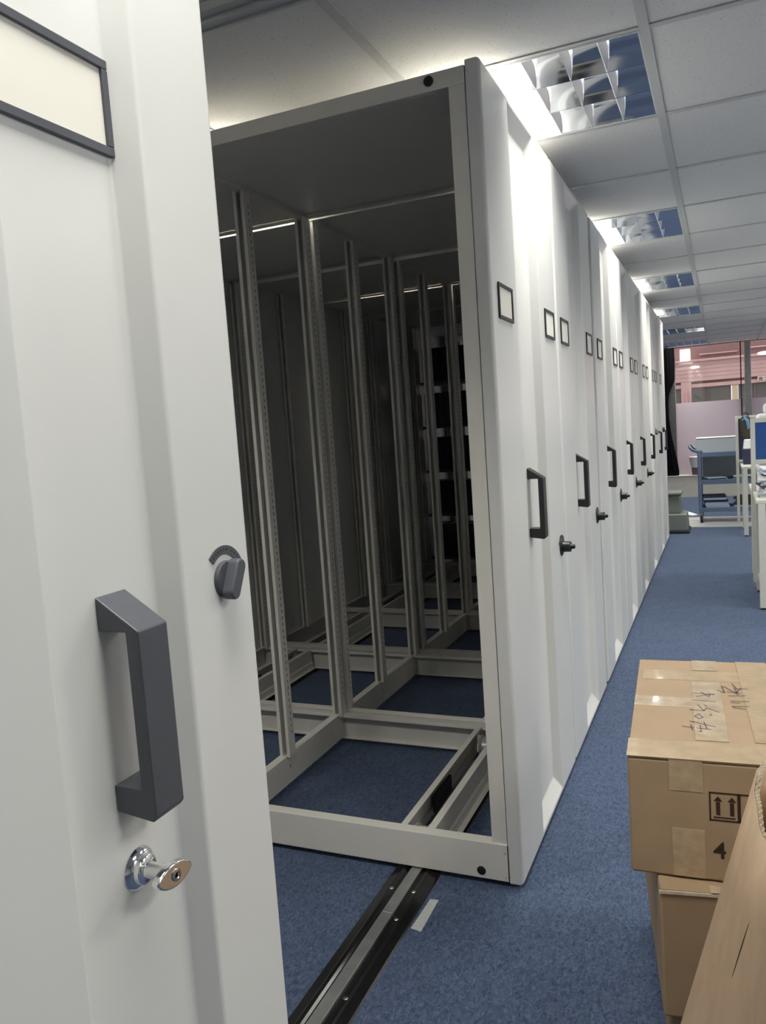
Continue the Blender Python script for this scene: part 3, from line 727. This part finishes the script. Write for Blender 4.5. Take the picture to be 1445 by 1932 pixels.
# curtain
ct = thing('tied_curtain', 'black curtain gathered and tied beside the far window', 'curtain', (-0.20, 11.40, 0))
def lobe(name, prof, par):
    mb = MB(); n = 40; vs = []; fs = []
    for (z, hw_, cx) in prof:
        for i in range(n):
            a = 2 * math.pi * i / n; f = 1 + 0.13 * math.sin(9 * a + z * 3) + .05 * math.sin(17 * a)
            vs.append((cx + hw_ * f * math.cos(a), hw_ * 0.75 * f * math.sin(a), z))
    for k in range(len(prof) - 1):
        for i in range(n): fs.append((k*n+i, k*n+(i+1)%n, (k+1)*n+(i+1)%n, (k+1)*n+i))
    fs += [tuple(range(n))[::-1], tuple(range((len(prof)-1)*n, len(prof)*n))]
    return mb.add(vs, fs).build(name, CURT, par, smooth=True)
lobe('curtain_drop', [(2.38, .070, 0), (2.15, .074, 0), (1.90, .072, -.002), (1.80, .056, -.016), (1.72, .038, -.034), (1.647, .026, -.046), (1.5, .022, -.054), (1.3, .024, -.056), (1.1, .034, -.046), (0.9, .046, -.032), (0.6, .074, -.006), (0.42, .084, .008), (0.25, .080, .004), (0.05, .070, 0)], ct)
MB().tube([(-.078, 0, 1.66), (-.046, -.024, 1.655), (-.014, 0, 1.65), (-.046, .024, 1.655), (-.078, 0, 1.66)], .006).build('tie_back', CURT, ct)

# service trolley
tr = thing('service_trolley', 'blue three-shelf service trolley with curved handle near the far window', 'trolley', (0.27, 8.12, 0))
LX = 0.78; LY = 0.46
def tray(z0, z1, nm):
    mb = MB(); mb.box(0.02, LX, 0, LY, z0, z0 + .012)
    for (x0, x1, y0, y1) in ((.0, LX, -.012, .006), (.0, LX, LY - .006, LY + .012), (0, .018, 0, LY), (LX - .018, LX, 0, LY)): mb.box(x0, x1, y0, y1, z0, z1)
    return mb.build(nm, CART, tr, bevel=.004)
tray(.798, .848, 'shelf'); tray(.468, .525, 'shelf'); tray(.133, .185, 'shelf')
for x in (0, LX - .042):
    for y in (-.015, LY - .025):
        MB().box(x, x + .042, y, y + .04, .12, .86).build('post', CART, tr, bevel=.008, seg=3)
MB().tube([(.06, .01, .865), (.0, .01, .868), (-.05, .02, .885), (-.08, .06, .915), (-.088, .12, .935), (-.09, .23, .940), (-.088, .34, .935), (-.08, .40, .915), (-.05, .44, .885), (0, .45, .868), (.06, .45, .865)], .017, 14).build('push_handle', CART, tr, smooth=True)
for x in (.03, LX - .03):
    for y in (.02, LY - .02):
        c = MB().box(x - .016, x + .016, y - .016, y + .016, .085, .13).box(x - .02, x - .015, y - .03, y + .01, .04, .09).box(x + .015, x + .02, y - .03, y + .01, .04, .09).build('caster', ZINC, tr)
        MB().cyl((x - .013, y - .012, .046), (x + .013, y - .012, .046), .046, n=20).build('caster_wheel', RUBBER, c, smooth=True)
MB().box(.045, LX - .05, LY - .004, LY, .525, .795).build('back_sheet', GREYB, tr)
t = thing('white_carton', 'large white carton lying on the top shelf of the blue trolley', 'box', (0.262, 8.13, 0.8485))
MB().add([(0,0,0),(.44,0,0),(.44,.42,0),(0,.42,0),(-.005,0,.165),(.437,0,.17),(.437,.42,.17),(-.005,.42,.165)], [(0,3,2,1),(4,5,6,7),(0,1,5,4),(1,2,6,5),(2,3,7,6),(3,0,4,7)]).build('carton_body', GREYB if False else PAPERB if False else mat('pale_grey_blue_card', (0.55, 0.60, 0.65), .5), t, bevel=.003)
MB().box(-.008, .445, -.006, .425, .1705, .178).build('lid', WHITEB, t, bevel=.003)
def paperstack(label, loc, w, d, n, mts, rz=0, jit=.02, th=.006, name='paper_stack', group=None):
    t = thing(name, label, 'papers', loc, rz, group); z = 0
    for i in range(n):
        dx, dy, a = random.uniform(-jit, jit), random.uniform(-jit, jit), random.uniform(-.12, .12)
        hh = th * random.uniform(.7, 1.4)
        o = MB().box(-w/2, w/2, -d/2, d/2, 0, hh).build('paper_bundle', mts[i % len(mts)], t, loc=(dx, dy, z)); o.rotation_euler = (0, 0, a); z += hh
    return t
GP = 'papers on the trolley'
paperstack('loose flat papers on the left of the middle trolley shelf', (0.46, 8.30, .4805), .22, .30, 7, [PAPER, NAVY, PAPERB, GREYB], .2, .012, .009, group=GP)
paperstack('dark papers on the right of the middle trolley shelf', (0.80, 8.30, .4805), .22, .28, 8, [NAVY, GREYB, NAVY, PAPER], -.2, .012, .009, group=GP)
paperstack('tall heap of pale blue garment packs on the bottom trolley shelf', (0.46, 8.31, .1455), .26, .30, 6, [NAVY, PAPERB, PAPERB, NAVY, PAPERB], .1, .02, .028, group=GP)
paperstack('dark brown and grey packs on the bottom trolley shelf, right side', (0.80, 8.31, .1455), .20, .30, 5, [BAGM, GREYB, NAVY, BAGM], -.15, .015, .026, group=GP)
# white paper scraps on the floor behind the stool
tag(MB().add([(.02, 8.98, .0), (.17, 8.84, .0), (.24, 8.93, .0), (.08, 9.16, .0), (.02, 8.98, .02), (.17, 8.84, .004), (.24, 8.93, .003), (.08, 9.16, .03)], [(0,3,2,1),(4,5,6,7),(0,1,5,4),(1,2,6,5),(2,3,7,6),(3,0,4,7)]).build('paper_scrap', PAPER), 'crumpled white paper scrap on the floor between stool and trolley', 'paper')
# bin with a clear bag on the sill
bn = thing('waste_bin', 'brown bin with a clear plastic liner on the window sill', 'bin', (0.16, 11.43, 0.345))
MB().lathe((0, 0, 0), (0, 0, 1), [(.065, 0), (.075, .12), (.078, .15)], 24).build('bin_body', TRASHB, bn, smooth=True)
MB().lathe((0, 0, 0), (0, 0, 1), [(.079, .12), (.095, .2), (.108, .285), (.10, .295), (.085, .20)], 24).build('liner', TRASH, bn, smooth=True)

# desks ------------------------------------------------------------
def desk(label, loc, group='white office desks', split=True):
    t = thing('office_desk', label, 'desk', loc, 0, group)
    W_, D_ = 1.4, 0.62
    MB().box(0, W_, 0, D_, .715, .74).build('desk_top', DESK, t, bevel=.003)
    for x in (0.012, W_ - .057):
        for y in (.0, D_ - .05): MB().box(x, x + .045, y, y + .05, .012, .715).build('leg', DESK, t, bevel=.003)
        MB().box(x + .01, x + .035, .05, D_ - .05, .68, .715).build('leg_rail', DESK, t)
        MB().box(x + .01, x + .035, .05, D_ - .05, .10, .14).build('leg_rail', DESK, t)
        for y in (.025, D_ - .025): MB().cyl((x + .022, y, 0), (x + .022, y, .013), .014, n=14).build('foot', RUBBER, t)
    return t
desk('nearest white office desk on the right edge, with papers piled on it', (0.752, 3.60, 0))
desk('white office desk just behind the near blue partition', (0.745, 4.262, 0))
desk('far white office desk beside the blue trolley', (0.732, 6.95, 0))
def screen(label, x0, y, w_, z1, fab, below=.74):
    t = thing('desk_partition', label, 'partition', (x0, y, 0), 0, 'desk partitions')
    MB().box(0, .032, 0, .032, .06, z1).build('partition_post', DESK, t, bevel=.003); MB().box(w_ - .032, w_, 0, .032, .06, z1).build('partition_post', DESK, t, bevel=.003)
    MB().box(.032, w_ - .032, 0, .032, z1 - .032, z1).build('top_rail', DESK, t, bevel=.003); MB().box(.032, w_ - .032, 0, .032, below + .2, below + .232).build('bottom_rail', DESK, t, bevel=.003)
    MB().box(.032, w_ - .032, .008, .024, below + .232, z1 - .032).build('fabric_panel', fab, t)
    return t
screen('bright blue fabric desk partition with white frame at right edge', 0.745, 4.224, 1.4, 1.272, BLUEF)
screen('far navy desk partition with white frame behind the trolley', 0.690, 7.575, 1.4, 1.268, NAVY, .55)
# pedestal under the near desk
pd = thing('drawer_pedestal', 'grey three-drawer pedestal under the nearest desk', 'drawers', (0.86, 3.66, 0))
MB().box(0, .40, .015, .5, .02, .60).build('cabinet_body', mat('pedestal_grey', (.30, .31, .30), .5), pd)
for i in range(3): 
    d = MB().box(.004, .396, 0, .015, .03 + i * .19, .21 + i * .19).build('drawer', mat('drawer_grey', (.34, .35, .34), .5) if i == 0 else bpy.data.materials['drawer_grey'], pd, bevel=.002)
    MB().box(.14, .26, -.008, 0, .17 + i * .19, .18 + i * .19).build('drawer_pull', ZINC, d)
MB().box(.01, .39, .03, .48, 0, .02).build('plinth', RUBBER, pd)
# papers on the near desk
paperstack('tall untidy pile of documents on the nearest desk beside the partition', (0.905, 3.93, .7405), .22, .30, 18, [PAPER, PAPERB, GREYB, PAPER, WHITEB, PAPER, NAVY], 0, .014, .0105)
# pale boxed thing on top of the near partition line
pr_ = thing('white_printer', 'rounded white printer behind the bright blue partition', 'printer', (0.80, 4.33, .74))
MB().box(0, .42, 0, .40, 0, .56).build('printer_body', WHITEB, pr_, bevel=.03, seg=4)
MB().box(.05, .37, .06, .34, .56, .635).build('document_feeder', WHITEB, pr_, bevel=.02, seg=3)
MB().box(.09, .33, -.006, 0, .30, .33).build('output_slot', RUBBER, pr_)
# bag hanging from the far partition, box and bits on the far desk
bgm = thing('hanging_bag', 'brown bag with a light blue cloth hanging on the far partition', 'bag', (0.735, 7.50, 1.02))
mb = MB(); vs = []; fs = []; n = 20
prof = [(0, .028, .05), (.03, .045, .058), (.10, .050, .062), (.17, .054, .06), (.22, .048, .05), (.24, .03, .035)]
for z, hx, hy in prof:
    for i in range(n):
        a = 2 * math.pi * i / n; vs.append((.058 + hx * 1.05 * math.copysign(abs(math.cos(a)) ** .7, math.cos(a)), hy * math.copysign(abs(math.sin(a)) ** .7, math.sin(a)), z))
for k in range(len(prof) - 1):
    for i in range(n): fs.append((k*n+i, k*n+(i+1)%n, (k+1)*n+(i+1)%n, (k+1)*n+i))
fs += [tuple(range(n))[::-1], tuple(range((len(prof)-1)*n, len(prof)*n))]
mb.add(vs, fs).build('bag_body', BAGM, bgm, smooth=True)
MB().tube([(.03, -.045, .20), (.05, -.066, .22), (.075, -.070, .19), (.085, -.066, .13), (.080, -.064, .10)], [.012, .018, .02, .016, .008], 10).build('blue_cloth', BAGB, bgm, smooth=True)
MB().tube([(.03, 0, .23), (.03, .03, .27), (.058, .06, .28), (.085, .03, .27), (.085, 0, .23)], .005).build('strap', BAGM, bgm, smooth=True)
bx = thing('storage_box', 'pale box lid over dark tub on the far desk under the hanging bag', 'box', (0.760, 7.30, .7405))
taper(MB(), 0, .22, 0, .20, 0, .165, -.01).build('tub', NAVY, bx, bevel=.004)
taper(MB(), 0.0, .22, .0, .20, .165, .27, .012).build('lid', WHITEB, bx, bevel=.01)
